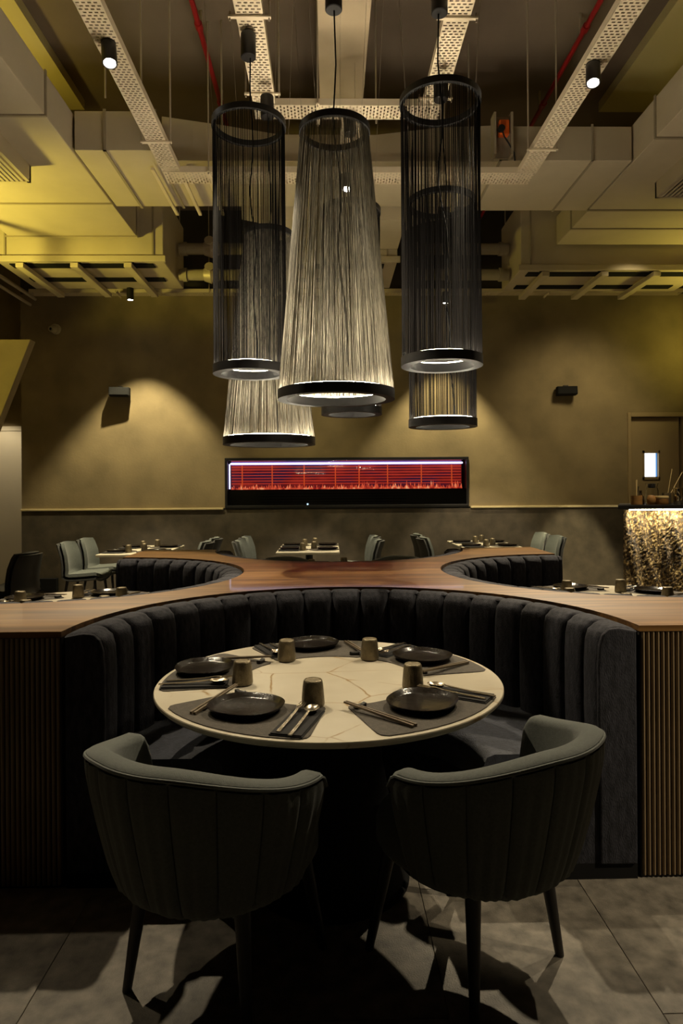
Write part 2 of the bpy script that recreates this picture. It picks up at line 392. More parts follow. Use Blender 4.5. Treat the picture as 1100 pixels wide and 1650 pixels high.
# door in the left recess
d2 = thing('door_2', 'cream flush door with a bar handle in the left recess', 'door', (-5.05, 10.27, 0)); d2['kind'] = 'structure'
obj('door_leaf', mesh('door_leaf', bx(-.62, .55, -.04, .02, .01, 2.40), 'door_light', bevel=.004), d2)
obj('door_frame', mesh('door_frame', MB().box(-.70, -.62, -.03, .03, 0, 2.48).box(.55, .60, -.03, .03, 0, 2.48).box(-.62, .55, -.03, .03, 2.41, 2.48), 'door_light'), d2)
hd = obj('door_handle', mesh('door_handle', MB().box(.34, .50, -.075, -.062, 1.06, 1.075).box(.48, .50, -.075, -.04, 1.06, 1.075), 'duct_dark'), d2)
obj('lock_plate', mesh('lock_plate', bx(.36, .52, -.05, -.04, .88, .95), 'duct_dark'), d2)

# door at the right with a lit vision panel
d1 = thing('door_1', 'brown door with a small bright window behind the bar', 'door', (4.66, WY, 0)); d1['kind'] = 'structure'
obj('door_frame', mesh('door_frame', MB().box(-.41, -.365, -.03, .2, 0, 2.57).box(.42, .46, -.03, .2, 0, 2.57).box(-.365, .42, -.03, .2, 2.51, 2.57), 'door', bevel=.004), d1)
lf = MB().box(-.365, -.15, .05, .1, 0, 2.5).box(.06, .37, .05, .1, 0, 2.5).box(-.15, .06, .05, .1, 0, 1.64).box(-.15, .06, .05, .1, 1.985, 2.5)
obj('door_leaf', mesh('door_leaf', lf, 'door'), d1)
wf = obj('window_frame', mesh('window_frame', MB().box(-.17, -.145, .03, .06, 1.60, 2.02).box(.06, .08, .03, .06, 1.60, 2.02).box(-.17, .08, .03, .06, 1.60, 1.635).box(-.17, .08, .03, .06, 1.985, 2.02), 'door'), d1)
obj('pane', mesh('pane_white', bx(-.15, .04, .085, .09, 1.64, 1.985), 'pane_white'), d1)
obj('pane', mesh('pane_blue', bx(.04, .06, .08, .09, 1.64, 1.985), 'pane_blue'), d1)

# slanted hanging bulkhead at the upper left
bp = tag(obj('hanging_panel', mesh('hanging_panel', MB().prism_y([(-4.6, 3.065), (-3.18, 3.065), (-3.62, 1.95), (-4.6, 1.95)], 7, 7.12), 'plaster', bevel=.006)), 'slanted yellow-lit hanging panel at the left edge', 'panel')
obj('support_post', mesh('support_post', MB().box(-3.9, -3.84, 7.03, 7.09, 3.06, 5.5), 'duct_dark'), bp)

# ------------------------------------------------------------------ fireplace
fp = thing('linear_fireplace', 'long black-framed fireplace glowing red in the back wall', 'fireplace', (.18, WY, 0))
X0, X1 = -1.755, 1.75
obj('frame', mesh('fire_frame', MB().box(X0, X1, -.03, .03, 1.905, 1.945).box(X0, X1, -.03, .03, 1.225, 1.262).box(X0, X0+.035, -.03, .03, 1.262, 1.905).box(X1-.035, X1, -.03, .03, 1.262, 1.905), 'black_metal', bevel=.004), fp)
obj('firebox', mesh('firebox', MB().box(X0+.01, X1-.01, .30, .32, 1.24, 1.93).box(X0, X0+.01, .03, .31, 1.24, 1.93).box(X1-.01, X1, .03, .31, 1.24, 1.93).box(X0, X1, .03, .31, 1.23, 1.24).box(X0, X1, .03, .31, 1.93, 1.94), 'black_metal'), fp)
obj('backdrop', mesh('fire_backdrop', bx(X0+.05, X1-.05, .26, .29, 1.49, 1.92), 'fireback'), fp)
for k in range(7):
    z = 1.575 + k*.041
    obj('slat', cached('fire_slat', lambda: bx(X0+.06, X1-.06, .235, .245, -.005, .005), 'fire_slat'), fp, (0, 0, z))
for k, x in enumerate([-1.54, -1.10, -.63, -.17, .18, .60, 1.10, 1.55]):
    obj('upright', cached('fire_upright', lambda: bx(-.008, .008, .225, .235, 1.52, 1.88), 'fire_bar'), fp, (x, 0, 0))
obj('light_tube', mesh('fire_tube', MB().cone((X0+.06, .12, 1.865), (X1-.06, .12, 1.865), .013, .013, 10), 'fire_tube', smooth=True), fp)
obj('light_tube', mesh('fire_tube', MB().cone((X0+.05, .10, 1.50), (X0+.05, .10, 1.86), .010, .010, 10), 'fire_tube', smooth=True), fp)
obj('halo_strip', mesh('tube_halo', MB().box(X0+.06, X1-.06, .20, .21, 1.845, 1.90), 'tube_halo'), fp)  # added strip that paints the halo behind the upper tube
fm = MB()
rr = random.Random(3)
for k in range(110):
    x = X0+.08+(X1-X0-.16)*k/109; h = rr.uniform(.03, .09)*(1.5 if k > 55 else 1); ww = .022
    y = .16+rr.uniform(-.03, .03)
    fm.add([(x-ww, y, 1.49), (x+ww, y, 1.49), (x+rr.uniform(-.015, .015), y, 1.49+h), (x, y+.02, 1.49)], [(0, 1, 2), (1, 3, 2), (3, 0, 2), (0, 3, 1)])
tag(obj('flame_bed', mesh('flame_bed', fm, 'flames'), fp), kind='stuff')
obj('lower_panel', mesh('fire_lower', bx(X0+.035, X1-.035, .02, .22, 1.262, 1.485), 'black_metal'), fp)
for k in range(4):
    obj('louvre', cached('fire_louvre', lambda: bx(X0+.5, X1-.9, .012, .022, -.004, .004), 'black_matte'), fp, (0, 0, 1.31+k*.038))
obj('indicator', mesh('fire_dot', MB().cone((-.575, .022, 1.275), (-.575, .008, 1.275), .012, .012, 10), 'fire_dot'), fp)
obj('glass', mesh('fire_glass', bx(X0+.035, X1-.035, .0, .004, 1.262, 1.905), 'pane'), fp)

# ------------------------------------------------------------------ things on the back wall
for k, (dx, dz, wd) in enumerate(((0, 0, 'upper'), (.09, -.07, 'middle'), (.02, -.15, 'lower'))):
    tag(obj('cable_conduit', mesh('cable_conduit', MB().tube([(-4.75+dx, 7.4, 4.42+dz), (-4.45+dx, 8.2, 4.36+dz), (-4.35+dx, 9.0, 4.30+dz), (-4.35+dx, 9.5, 4.30+dz), (-4.35+dx, 9.62, 4.30+dz)], .022, 10), 'duct', smooth=True)), wd+' conduit of three at the upper left corner', 'conduit', 'conduits at the upper left')
def speaker(x, z, label, tilt):
    s = thing('wall_speaker', label, 'speaker', (x, WY, z), group='wall speakers')
    obj('body', cached('speaker_body', lambda: MB().prism_x([(-.05, -.065), (-.19, -.06), (-.17, .06), (-.05, .065)], -.14, .14), 'black_matte', bevel=.008), s, rz=tilt)
    obj('grille', cached('speaker_grille', lambda: MB().prism_x([(-.193, -.05), (-.197, -.048), (-.177, .05), (-.172, .05)], -.125, .125), 'black_matte'), s, rz=tilt)
    obj('bracket', cached('speaker_bracket', lambda: MB().box(-.03, .03, -.06, 0, -.03, .09), 'black_metal'), s)
speaker(-3.05, 2.885, 'black wall speaker inside the left pool of light', .12)
speaker(3.34, 2.875, 'black wall speaker at the right of the fringe lamps', -.12)
cm = thing('security_camera', 'small white camera on the wall at the upper left', 'camera', (-3.97, WY, 3.80))
obj('base', mesh('camera_base', MB().cone((0, 0, 0), (0, -.04, 0), .075, .07, 20), 'white_plastic', smooth=True), cm)
obj('eyeball', mesh('camera_eye', MB().cone((-.01, -.04, -.01), (-.03, -.11, -.02), .055, .04, 20), 'white_plastic', smooth=True), cm)
obj('camera_lens', mesh('camera_lens', MB().cone((-.03, -.11, -.02), (-.032, -.115, -.02), .02, .02, 14), 'black_metal'), cm)
tag(obj('floor_box', mesh('floor_box', bx(-4.21, -3.95, WY-.10, WY-.013, .07, .25), 'black_matte', bevel=.006)), 'black box low on the dado left of the grey chairs', 'box')

# ------------------------------------------------------------------ ceiling: ducts, air handlers, trays
dl = thing('air_duct', 'long beige square duct along the upper left', 'duct', (0, 0, 0))
obj('duct_run', mesh('duct_run', bx(-3.75, -2.285, .8, 7.8, 4.42, 4.76), 'duct', bevel=.006), dl)
for y in (3.2, 5.25, 6.85, 7.72):
    obj('flange', mesh('flange', MB().box(-3.775 if y not in (5.25,) else -2.75, -2.272, y-.012, y+.012, 4.408, 4.42).box(-2.285, -2.272, y-.012, y+.012, 4.42, 4.772), 'duct_dark'), dl)
dr = thing('air_duct', 'long beige square duct along the upper right', 'duct', (0, 0, 0))
obj('duct_run', mesh('duct_run', bx(2.68, 4.3, .8, 8.0, 4.42, 4.76), 'duct', bevel=.006), dr)
for y in (3.6, 5.55, 7.0, 7.5):
    obj('flange', mesh('flange', MB().box(2.667, 4.31 if y != 5.55 else 3.07, y-.012, y+.012, 4.408, 4.42).box(2.667, 2.68, y-.012, y+.012, 4.42, 4.772), 'duct_dark'), dr)
dc = thing('air_duct', 'beige cross duct spanning between the two side ducts', 'duct', (0, 0, 0))
obj('duct_run', mesh('duct_run', bx(-2.26, -1.56, 5.79, 6.93, 4.42, 4.76), 'duct', bevel=.006), dc)
obj('duct_run', mesh('duct_run', bx(1.46, 2.66, 5.95, 7.02, 4.42, 4.73), 'duct', bevel=.006), dc)
obj('transition', mesh('duct_mid', MB().prism_y([(-1.56, 4.43), (1.46, 4.43), (1.46, 4.76), (.95, 4.74), (.35, 4.67), (-.5, 4.67), (-1.0, 4.75), (-1.56, 4.83)], 5.99, 6.95), 'duct', bevel=.006), dc)
for x in (-2.0, -1.57):
    obj('flange', mesh('flange', MB().box(x-.012, x+.012, 5.778, 5.79, 4.408, 4.772).box(x-.012, x+.012, 5.778, 6.95, 4.408, 4.42), 'duct_dark'), dc)
for x in (1.47, 2.3):
    obj('flange', mesh('flange', MB().box(x-.010, x+.010, 5.94, 5.95, 4.41, 4.745).box(x-.010, x+.010, 5.94, 7.03, 4.41, 4.42), 'duct_dark'), dc)
dm = thing('air_duct', 'rounded beige duct throat behind the tall fringe lamps', 'duct', (0, 0, 0))
poly = [(-.62, 7.82), (-.62, 7.4), (-.68, 7.2), (-.82, 7.05), (-.98, 6.97), (1.08, 6.97), (.93, 7.05), (.79, 7.2), (.74, 7.4), (.74, 7.82)]
obj('throat', mesh('duct_throat', MB().prism(poly, 4.30, 4.72), 'duct', bevel=.006), dm)

def air_handler(x0, x1, y0, y1, z0, label, chans):
    a = thing('air_handler', label, 'air handler', (0, 0, 0), group='ceiling air handlers')
    obj('casing', mesh('ahu_casing', bx(x0, x1, y0, y1, z0, 4.98), 'duct', bevel=.01), a)
    obj('bottom_rail', mesh('ahu_rail', MB().box(x0-.03, x1+.03, y0-.03, y0+.01, z0-.02, z0+.05), 'duct', bevel=.004), a)
    for x in chans:
        obj('support_channel', mesh('ahu_channel', MB().box(x-.045, x+.045, y0-.02, y1+.1, z0-.085, z0-.03), 'duct', bevel=.004), a)
        obj('rubber_pad', mesh('ahu_pad', MB().box(x-.05, x+.05, y0+.01, y0+.12, z0-.03, z0-.002), 'black_matte'), a)
    for y in (y0+.10, y0+.62):
        obj('filter_slot', mesh('ahu_slot', MB().box(x0+.12, x1-.15, y, y+.14, z0-.012, z0), 'black_matte'), a)
    for x in (x0+.04, x1-.04):
        for y in (y0+.05, y1-.05):
            obj('hanger_rod', mesh('ahu_rod', MB().cone((x, y, 4.97), (x, y, 5.5), .006, .006, 6), 'rod'), a)
    for x in (x0+.12, x1-.12):
        obj('panel_seam', mesh('ahu_seam', MB().box(x-.01, x+.01, y0-.012, y0, z0+.05, 4.98), 'duct_dark'), a)
air_handler(-3.95, -2.0, 7.82, 8.92, 4.17, 'beige ceiling air handler at the upper left', (-3.66, -3.03, -2.41))
air_handler(2.26, 4.6, 8.05, 8.95, 4.14, 'beige ceiling air handler at the upper right', (2.56, 3.28, 3.92))
air_handler(-.62, .74, 7.84, 8.9, 4.17, 'beige ceiling air handler behind the tall fringe lamps', (-.3, .4))

def grille(x0, x1, y0, y1, label):
    g = thing('ceiling_diffuser', label, 'air vent', (0, 0, 0), group='duct diffusers')
    obj('collar', mesh('diffuser_collar', MB().box(x0, x0+.03, y0, y1, 4.27, 4.42).box(x1-.03, x1, y0, y1, 4.27, 4.42).box(x0, x1, y1-.03, y1, 4.27, 4.42).box(x0, x1, y0, y0+.03, 4.27, 4.42), 'duct'), g)
    n = int((x1-x0-.06)/.042)
    for k in range(n):
        obj('slat', mesh('diffuser_slat', MB().prism_y([(0, 0), (.026, .0), (.034, .03), (.028, .03)], y0+.03, y1-.03), 'duct'), g, (x0+.035+k*.042, 0, 4.272))
    obj('backing', mesh('diffuser_back', bx(x0+.03, x1-.03, y0+.03, y1-.03, 4.36, 4.365), 'black_matte'), g)
grille(-3.38, -2.76, 4.7, 6.08, 'slatted air vent under the left duct')
grille(3.08, 3.75, 5.0, 6.38, 'slatted air vent under the right duct')

def tray_mesh(length, width, rows):
    """perforated tray along +x from 0, width across y, bottom at z=0, side flanges up"""
    mb = MB(); p = .026; n = int(length/p); hl = .012
    nc = rows; cw = (width-.02)/nc
    for i in range(n):
        x = i*p
        mb.add([(x, 0, 0), (x+p-hl, 0, 0), (x+p-hl, width, 0), (x, width, 0)], [(0, 3, 2, 1)])
        xa, xb = x+p-hl, x+p
        off = .0 if i % 2 else cw*.5
        ys = [0]
        for c in range(nc):
            a = .01+off*.8+c*cw; b = a+cw*.62
            if b < width-.006: ys += [a, b]
        ys.append(width)
        for k in range(0, len(ys), 2):
            mb.add([(xa, ys[k], 0), (xb, ys[k], 0), (xb, ys[k+1], 0), (xa, ys[k+1], 0)], [(0, 3, 2, 1)])
    L = n*p
    for y in (0, width-.002):
        mb.box(0, L, y, y+.002, 0, .05)
    return mb
def tray(label, p, rz, length, width, rows=4):
    t = thing('cable_tray', label, 'cable tray', p, rz, group='perforated cable trays')
    obj('tray_channel', mesh('tray_channel', tray_mesh(length, width, rows), 'tray', recalc=False), t)
    return t
def bracket(t, x, width):
    b = obj('support_bracket', mesh('tray_bracket', MB().box(x-.012, x+.012, -.045, width+.045, -.018, -.003), 'tray', bevel=.003), t)
    for y in (-.035, width+.035):
        obj('bolt', mesh('tray_bolt', MB().cone((x, y, -.035), (x, y, .02), .005, .005, 8), 'rod'), b)
ZT = 4.22
def traynew(label, x0, x1, y0, y1, along, br=(), hang=()):
    if along == 'y':
        t = tray(label, (x1, y0, ZT), PI/2, y1-y0, x1-x0)
        for y in br: bracket(t, y-y0, x1-x0)
        for y, side in hang:
            yy = -.035 if side > 0 else (x1-x0)+.035
            obj('hanger_rod', mesh('hanger_rod', MB().cone((y-y0, yy, -.02), (y-y0, yy, 5.5-ZT), .007, .007, 6), 'rod'), t)
    else:
        t = tray(label, (x0, y0, ZT), 0, x1-x0, y1-y0)
        for x in br: bracket(t, x-x0, y1-y0)
        for x, side in hang:
            yy = -.02 if side < 0 else (y1-y0)+.02
            obj('hanger_rod', mesh('hanger_rod', MB().cone((x-x0, yy, -.02), (x-x0, yy, 5.5-ZT), .007, .007, 6), 'rod'), t)
    return t
traynew('perforated cream tray carrying the left spotlight', -1.50, -1.345, 1.2, 5.75, 'y', (3.2, 5.25), ((5.25, 1), (5.25, -1)))
traynew('perforated cream tray carrying the right spotlight', 1.575, 1.735, 1.2, 5.78, 'y', (3.2, 5.35), ((5.35, 1), (5.35, -1)))
ZT = 4.335
traynew('perforated cream tray above the front left fringe lamp', -.628, -.461, 2.0, 4.95, 'y', (4.02, 4.8), ((4.8, 1), (4.8, -1), (4.02, 1)))
traynew('perforated cream tray above the front right fringe lamp', .63, .79, 2.0, 4.95, 'y', (4.02, 4.85), ((4.85, 1), (4.02, -1)))
traynew('short perforated cross tray above the tall fringe lamps', -.63, .79, 4.955, 5.145, 'x', (-.15,), ((-.15, -1), (.30, 1)))
traynew('perforated cream tray above the middle spotlight', .025, .18, 5.15, 5.95, 'y')
ZT = 4.22
traynew('long perforated cross tray under the cross duct', -1.50, 1.735, 5.76, 5.98, 'x', (-1.1, .9), ((-1.1, -1), (.9, -1), (1.2, 1)))
traynew('long perforated tray running along the back wall', -4.2, 4.9, 9.25, 9.42, 'x', (-3.0, 0, 3.0), ((-1.72, -1), (1.95, -1)))
for x, lb in ((-1.66, 'left'), (-1.42, 'middle'), (-1.18, 'right')):
    tag(obj('slotted_strut', mesh('slotted_strut', MB().box(x-.016, x+.016, 6.05, 7.05, 4.375, 4.40), 'tray', bevel=.003)), lb + ' one of three struts under the cross duct at the left', 'strut', 'struts under the left cross duct')
tag(obj('slotted_strut', mesh('slotted_strut', MB().box(1.20, 1.235, 6.0, 7.05, 4.385, 4.415), 'tray', bevel=.004)), 'strut under the cross duct right of the front right lamp', 'strut')

rods = [(-1.93, 5.6, 4.76, 'beside the left spotlight tray'), (-2.55, 4.62, 4.76, 'in front of the left side duct'), (.93, 5.72, 4.6, 'right of the right fringe lamp'), (-.98, 5.72, 4.6, 'between the red pipe and the left inner tray')]
for x, y, z0, lb in rods:
    tag(obj('hanger_rod', mesh('hanger_rod', MB().cone((x, y, z0), (x, y, 5.5), .008, .008, 8), 'rod')), 'thin ceiling hanger rod ' + lb, 'rod', 'ceiling hanger rods')
st = tag(obj('strut_foot', mesh('strut_foot', MB().box(-2.80, -2.50, 4.59, 4.65, 4.355, 4.392), 'tray', bevel=.004)), 'short strut under the left duct near the ceiling corner', 'strut')

def pipe(x, y1, label):
    p = thing('sprinkler_pipe', label, 'pipe', (x, 0, 5.3), group='red sprinkler pipes')
    obj('pipe_run', mesh('pipe_run', MB().cone((0, 1, 0), (0, y1, 0), .022, .022, 12), 'red_pipe', smooth=True), p)
    for y in (4.4, 5.5, 6.6):
        obj('coupling', mesh('pipe_coupling', MB().cone((0, y-.03, 0), (0, y+.03, 0), .032, .032, 12), 'red_pipe', smooth=True), p)
        obj('pipe_clip', mesh('pipe_clip', MB().box(-.008, .008, y+.1, y+.12, .02, .2), 'rod'), p)
pipe(-1.13, 9.4, 'red pipe along the ceiling at the left')
pipe(2.07, 9.4, 'red pipe along the ceiling at the right')

def water_pipe(x0, x1, y, z, label):
    p = thing('chilled_water_pipe', label, 'pipe', (0, 0, 0), group='insulated water pipes')
    obj('pipe_run', mesh('water_pipe', MB().cone((x0, y, z), (x1, y, z), .07, .07, 16), 'pipe_lag', smooth=True), p)
    xm = x0+(x1-x0)*.42
    obj('valve_body', mesh('valve_body', MB().cone((xm-.09, y, z), (xm, y, z), .08, .11, 14).cone((xm, y, z), (xm+.09, y, z), .11, .08, 14), 'rod', smooth=True), p)
    obj('valve_stem', mesh('valve_stem', MB().cone((xm, y, z), (xm, y-.16, z+.05), .02, .02, 10).cone((xm, y-.15, z+.05), (xm, y-.165, z+.055), .06, .06, 14), 'rod', smooth=True), p)
    for x in (x0+.05, x1-.12):
        obj('collar', mesh('pipe_collar', MB().cone((x, y, z), (x+.05, y, z), .085, .085, 16), 'pipe_lag', smooth=True), p)
water_pipe(1.0, 2.225, 8.5, 4.55, 'upper insulated pipe into the right air handler')
water_pipe(1.0, 2.225, 8.5, 4.22, 'lower insulated pipe into the right air handler')
water_pipe(-1.965, -1.0, 8.5, 4.55, 'upper insulated pipe into the left air handler')
water_pipe(-1.965, -1.0, 8.5, 4.22, 'lower insulated pipe into the left air handler')

ac = thing('damper_actuator', 'orange actuator with a black cable on the right cross duct', 'actuator', (1.47, 5.93, 4.62))
obj('bracket', mesh('actuator_bracket', MB().box(-.085, -.065, -.1, .02, -.20, .17).box(.065, .085, -.1, .02, -.2, .17).box(-.065, .065, -.02, .0, -.2, .17), 'duct_dark'), ac)
obj('housing', mesh('actuator_housing', bx(-.035, .055, -.09, -.02, -.02, .11), 'orange', bevel=.008), ac)
obj('clamp', mesh('actuator_clamp', MB().cone((-.02, -.12, .02), (-.02, -.08, .02), .03, .03, 12), 'black_metal'), ac)
obj('cable', mesh('actuator_cable', MB().tube([(-.01, -.1, 0), (0, -.12, -.06), (.04, -.11, -.11), (.10, -.06, -.17), (.12, -.02, -.22)], .007, 8), 'black_metal', smooth=True), ac)

def spotlight(x, y, label, aim, z=4.22):
    s = thing('ceiling_spotlight', label, 'spotlight', (x, y, z), group='black cylinder spotlights')
    q = (Vector(aim)-Vector((x, y, z))).to_track_quat('-Z', 'Y').to_euler() if aim else (0, 0, 0)
    obj('mount', cached('spot_mount', lambda: MB().cone((0, 0, -.02), (0, 0, 0), .045, .045, 20), 'black_metal', smooth=True), s)
    b = obj('housing', cached('spot_housing', lambda: MB().lathe([(.043, -.02), (.045, -.03), (.045, -.155), (.038, -.155), (.036, -.125)], 24), 'black_metal', smooth=True), s)
    obj('lens', cached('spot_lens', lambda: MB().cone((0, 0, -.150), (0, 0, -.146), .034, .034, 20), 'lens'), b)
    b.rotation_euler = q
spotlight(-1.415, 4.10, 'lit black spotlight on the left perforated tray', (-.9, 3.2, 0))
spotlight(1.64, 4.28, 'lit black spotlight on the right perforated tray', (1.2, 3.2, 0))
spotlight(.085, 5.80, 'lit black spotlight behind the central cone lamp', (.06, 4.6, 0))
spotlight(-2.70, 8.88, 'small lit black spotlight near the back wall at the left', None, 4.165)
spotlight(1.55, 9.25, 'small black spotlight near the back wall behind the right lamps', None)

# ------------------------------------------------------------------ fringe pendants
def pendant(label, x, y, zt, zb, rt, rb, thread, n, zc):
    p = thing('fringe_pendant', label, 'pendant lamp', (x, y, 0), group='string fringe pendant lamps')
    obj('top_ring', mesh('top_ring', MB().lathe([(rt, zt-.018), (rt, zt+.018), (rt-.022, zt+.018), (rt-.022, zt-.018)], 64, closed=True), 'black_metal', smooth=True), p)
    H = .052
    obj('bottom_ring', mesh('bottom_ring', MB().lathe([(rb, zb-H/2), (rb, zb+H/2), (rb-.05, zb+H/2), (rb-.05, zb-H/2)], 72, closed=True), 'black_metal', smooth=True), p)
    obj('led_strip', mesh('led_strip', MB().lathe([(rb-.020, zb+H/2+.001), (rb-.020, zb+H/2+.005), (rb-.046, zb+H/2+.005), (rb-.046, zb+H/2+.001)], 64, closed=True), 'led'), p)
    mb = MB(); rng = random.Random(int(1000*(x+9)+100*y)); z1 = zb+H/2; z0 = zt-.018
    for k in range(n):
        a = 2*PI*(k+rng.uniform(-.55, .55))/n; a2 = a+rng.uniform(-.5, .5)*2*PI/n
        ra = rt-.006-rng.random()*.010; rbm = rb-.004-rng.random()*.012
        r = .00125
        top = Vector((ra*math.cos(a), ra*math.sin(a), z0)); bot = Vector((rbm*math.cos(a2), rbm*math.sin(a2), z1))
        tv = Vector((-math.sin(a), math.cos(a), 0))*r; rv = Vector((math.cos(a), math.sin(a), 0))*r
        vs = [top+tv, top-tv*.5+rv*.87, top-tv*.5-rv*.87, bot+tv, bot-tv*.5+rv*.87, bot-tv*.5-rv*.87]
        mb.add(vs, [(0, 1, 4, 3), (1, 2, 5, 4), (2, 0, 3, 5)])
    tag(obj('fringe', mesh('fringe', mb, thread, recalc=False), p), kind='stuff')
    cx, cy = rng.uniform(-.01, .02), 0
    pts = [(cx, cy, zc)]
    for q in range(1, 15):
        t = q/14; amp = .018*math.sin(t*PI)
        pts.append((cx+amp*math.sin(t*17+x*5)+t*t*(rb-.06)*.25, cy+amp*math.cos(t*13)-t*t*t*(rb-.04)*.6, zc+(zb+.03-zc)*t))
    obj('cord', mesh('pendant_cord', MB().tube(pts, .0045, 6), 'black_matte', smooth=True), p)
    obj('canopy', mesh('pendant_canopy', MB().lathe([(.043, zc), (.047, zc+.004), (.047, zc+.145), (.044, zc+.15)], 24), 'black_metal', smooth=True), p)
    for k in range(3):
        a = R(80+120*k)
        obj('suspension_wire', mesh('suspension_wire', MB().cone((math.cos(a)*(rt-.01), math.sin(a)*(rt-.01), zt), (math.cos(a)*(rt+.12), math.sin(a)*(rt+.12), 5.5), .0012, .0012, 4), 'rod'), p)
    # the lamp's own light: LEDs in the bottom ring shine up inside the fringe
    l = bpy.data.lights.new('pendant_lamp', 'SPOT'); l.energy = 75; l.color = (1, .88, .66); l.spot_size = R(125); l.spot_blend = .8; l.shadow_soft_size = .12
    o = bpy.data.objects.new('pendant_lamp', l); COL.objects.link(o); o.location = (0, 0, zb+.04); o.rotation_euler = (PI, 0, 0); o.parent = p
RB = .23
pendant('dark cylindrical fringe lamp, front one at the right', .559, 3.77, 3.669, 2.197, RB, RB, 'thread_dark', 330, 4.17)
pendant('dark cylindrical fringe lamp at the far left of the group', -.568, 4.15, 3.743, 2.22, RB, RB, 'thread_dark', 330, 4.16)
pendant('large silver cone fringe lamp hanging in the centre front', -.042, 3.68, 3.453, 1.996, .196, .322, 'thread_silver', 520, 4.12)
pendant('dark cylindrical fringe lamp, lower one behind the right front lamp', .686, 4.49, 3.405, 1.92, RB, RB, 'thread_dark', 330, 4.10)
pendant('silver cone fringe lamp hanging lowest, behind the left cylinder', -.50, 4.67, 3.255, 1.818, .176, .322, 'thread_silver', 520, 4.08)
pendant('dark cylindrical fringe lamp hidden behind the central cone', .09, 5.04, 3.575, 2.068, RB, RB, 'thread_dark', 330, 4.16)

# ------------------------------------------------------------------ X-shaped divider with four booths
CY = 4.2; DD = 1.71; RW = 1.08
def x_outline(rw, ext, n=40):
    pts = []
    q = math.degrees(math.asin(-ext/rw))        # arcs stop where the arm ends are
    cs = [(0, CY-DD, 180-q, q), (DD, CY, 270-q, 90+q), (0, CY+DD, -q, -180+q), (-DD, CY, 90-q, -90+q)]
    for k, (cx, cy, a0, a1) in enumerate(cs):
        for i in range(n+1):
            a = R(a0+(a1-a0)*i/n); pts.append((cx+rw*math.cos(a), cy+rw*math.sin(a)))
        e = DD+ext
        pts.append([(e, CY-e), (e, CY+e), (-e, CY+e), (-e, CY-e)][k])
    # push the arm ends out with ext
    return pts
dv = thing('booth_divider', 'cross-shaped wooden divider top between the curved booths', 'divider', (0, 0, 0))
obj('wooden_top', mesh('wooden_top', MB().prism(x_outline(RW, .0), .933, .955), 'wood'), dv)
obj('core', mesh('divider_core', MB().prism(x_outline(RW+.005, -.012), .0, .933), 'divider_core'), dv)
fb = MB(); pitch = .0188
def flutes(p0, d, nrm, n):
    for k in range(n):
        c = Vector(p0)+Vector(d)*(pitch*(k+.5)); pr = []
        for q in range(6):
            a = PI*q/5; pr.append(c-Vector(d)*math.cos(a)*pitch*.34+Vector(nrm)*math.sin(a)*.010)
        o = [(p.x, p.y, .012) for p in pr]+[(p.x, p.y, .930) for p in pr]
        fb.add(o, [(i, i+1, 7+i, 6+i) for i in range(5)])
e = DD-.012
nfl = int((DD-RW-.012)/pitch)
for sx in (1, -1):
    flutes((sx*(RW+.008), CY-e, 0), (sx, 0, 0), (0, -1, 0), nfl)
    flutes((sx*(RW+.008), CY+e, 0), (sx, 0, 0), (0, 1, 0), nfl)
    flutes((sx*e, CY-e, 0), (0, 1, 0), (sx, 0, 0), nfl)
    flutes((sx*e, CY+e, 0), (0, -1, 0), (sx, 0, 0), nfl)
tag(obj('fluted_cladding', mesh('fluted_cladding', fb, 'flute', smooth=50), dv), kind='stuff')

NCH = 21; DA = PI/NCH
def channel_mesh():
    prof = [(.93, .44), (.925, .60), (.925, .80), (.93, .88), (.942, .922), (.965, .943), (1.00, .950), (1.04, .949), (1.066, .940), (1.068, .90)]
    def fn(u, v):
        j = v*(len(prof)-1); i = min(int(j), len(prof)-2); t = j-i
        r = prof[i][0]*(1-t)+prof[i+1][0]*t; z = prof[i][1]*(1-t)+prof[i+1][1]*t
        c = 2*u-1
        g = abs(c)**9
        a = c*DA/2*.995
        r -= .010*(1-c*c)*(1 if v < .5 else 0)
        if v < .56: r += .030*g
        z2 = z-(.010*g if v > .3 else 0)
        if v >= .45: r += .008*g
        return (r*math.cos(a), r*math.sin(a), z2)
    return MB().grid(fn, 12, 18)
def arc_solid(r0, r1, z0, z1, bev, n=48, a0=0, a1=PI):
    prof = [(r0, z0), (r1, z0), (r1, z1), (r0+bev, z1), (r0+bev*.3, z1-bev*.3), (r0, z1-bev)]
    mb = MB(); m = len(prof); vs = []
    for i in range(n+1):
        a = a0+(a1-a0)*i/n
        vs += [(r*math.cos(a), r*math.sin(a), z) for r, z in prof]
    fs = [(i*m+k, i*m+(k+1) % m, (i+1)*m+(k+1) % m, (i+1)*m+k) for i in range(n) for k in range(m)]
    fs += [tuple(range(m-1, -1, -1)), tuple(range(n*m, n*m+m))]
    return mb.add(vs, fs)
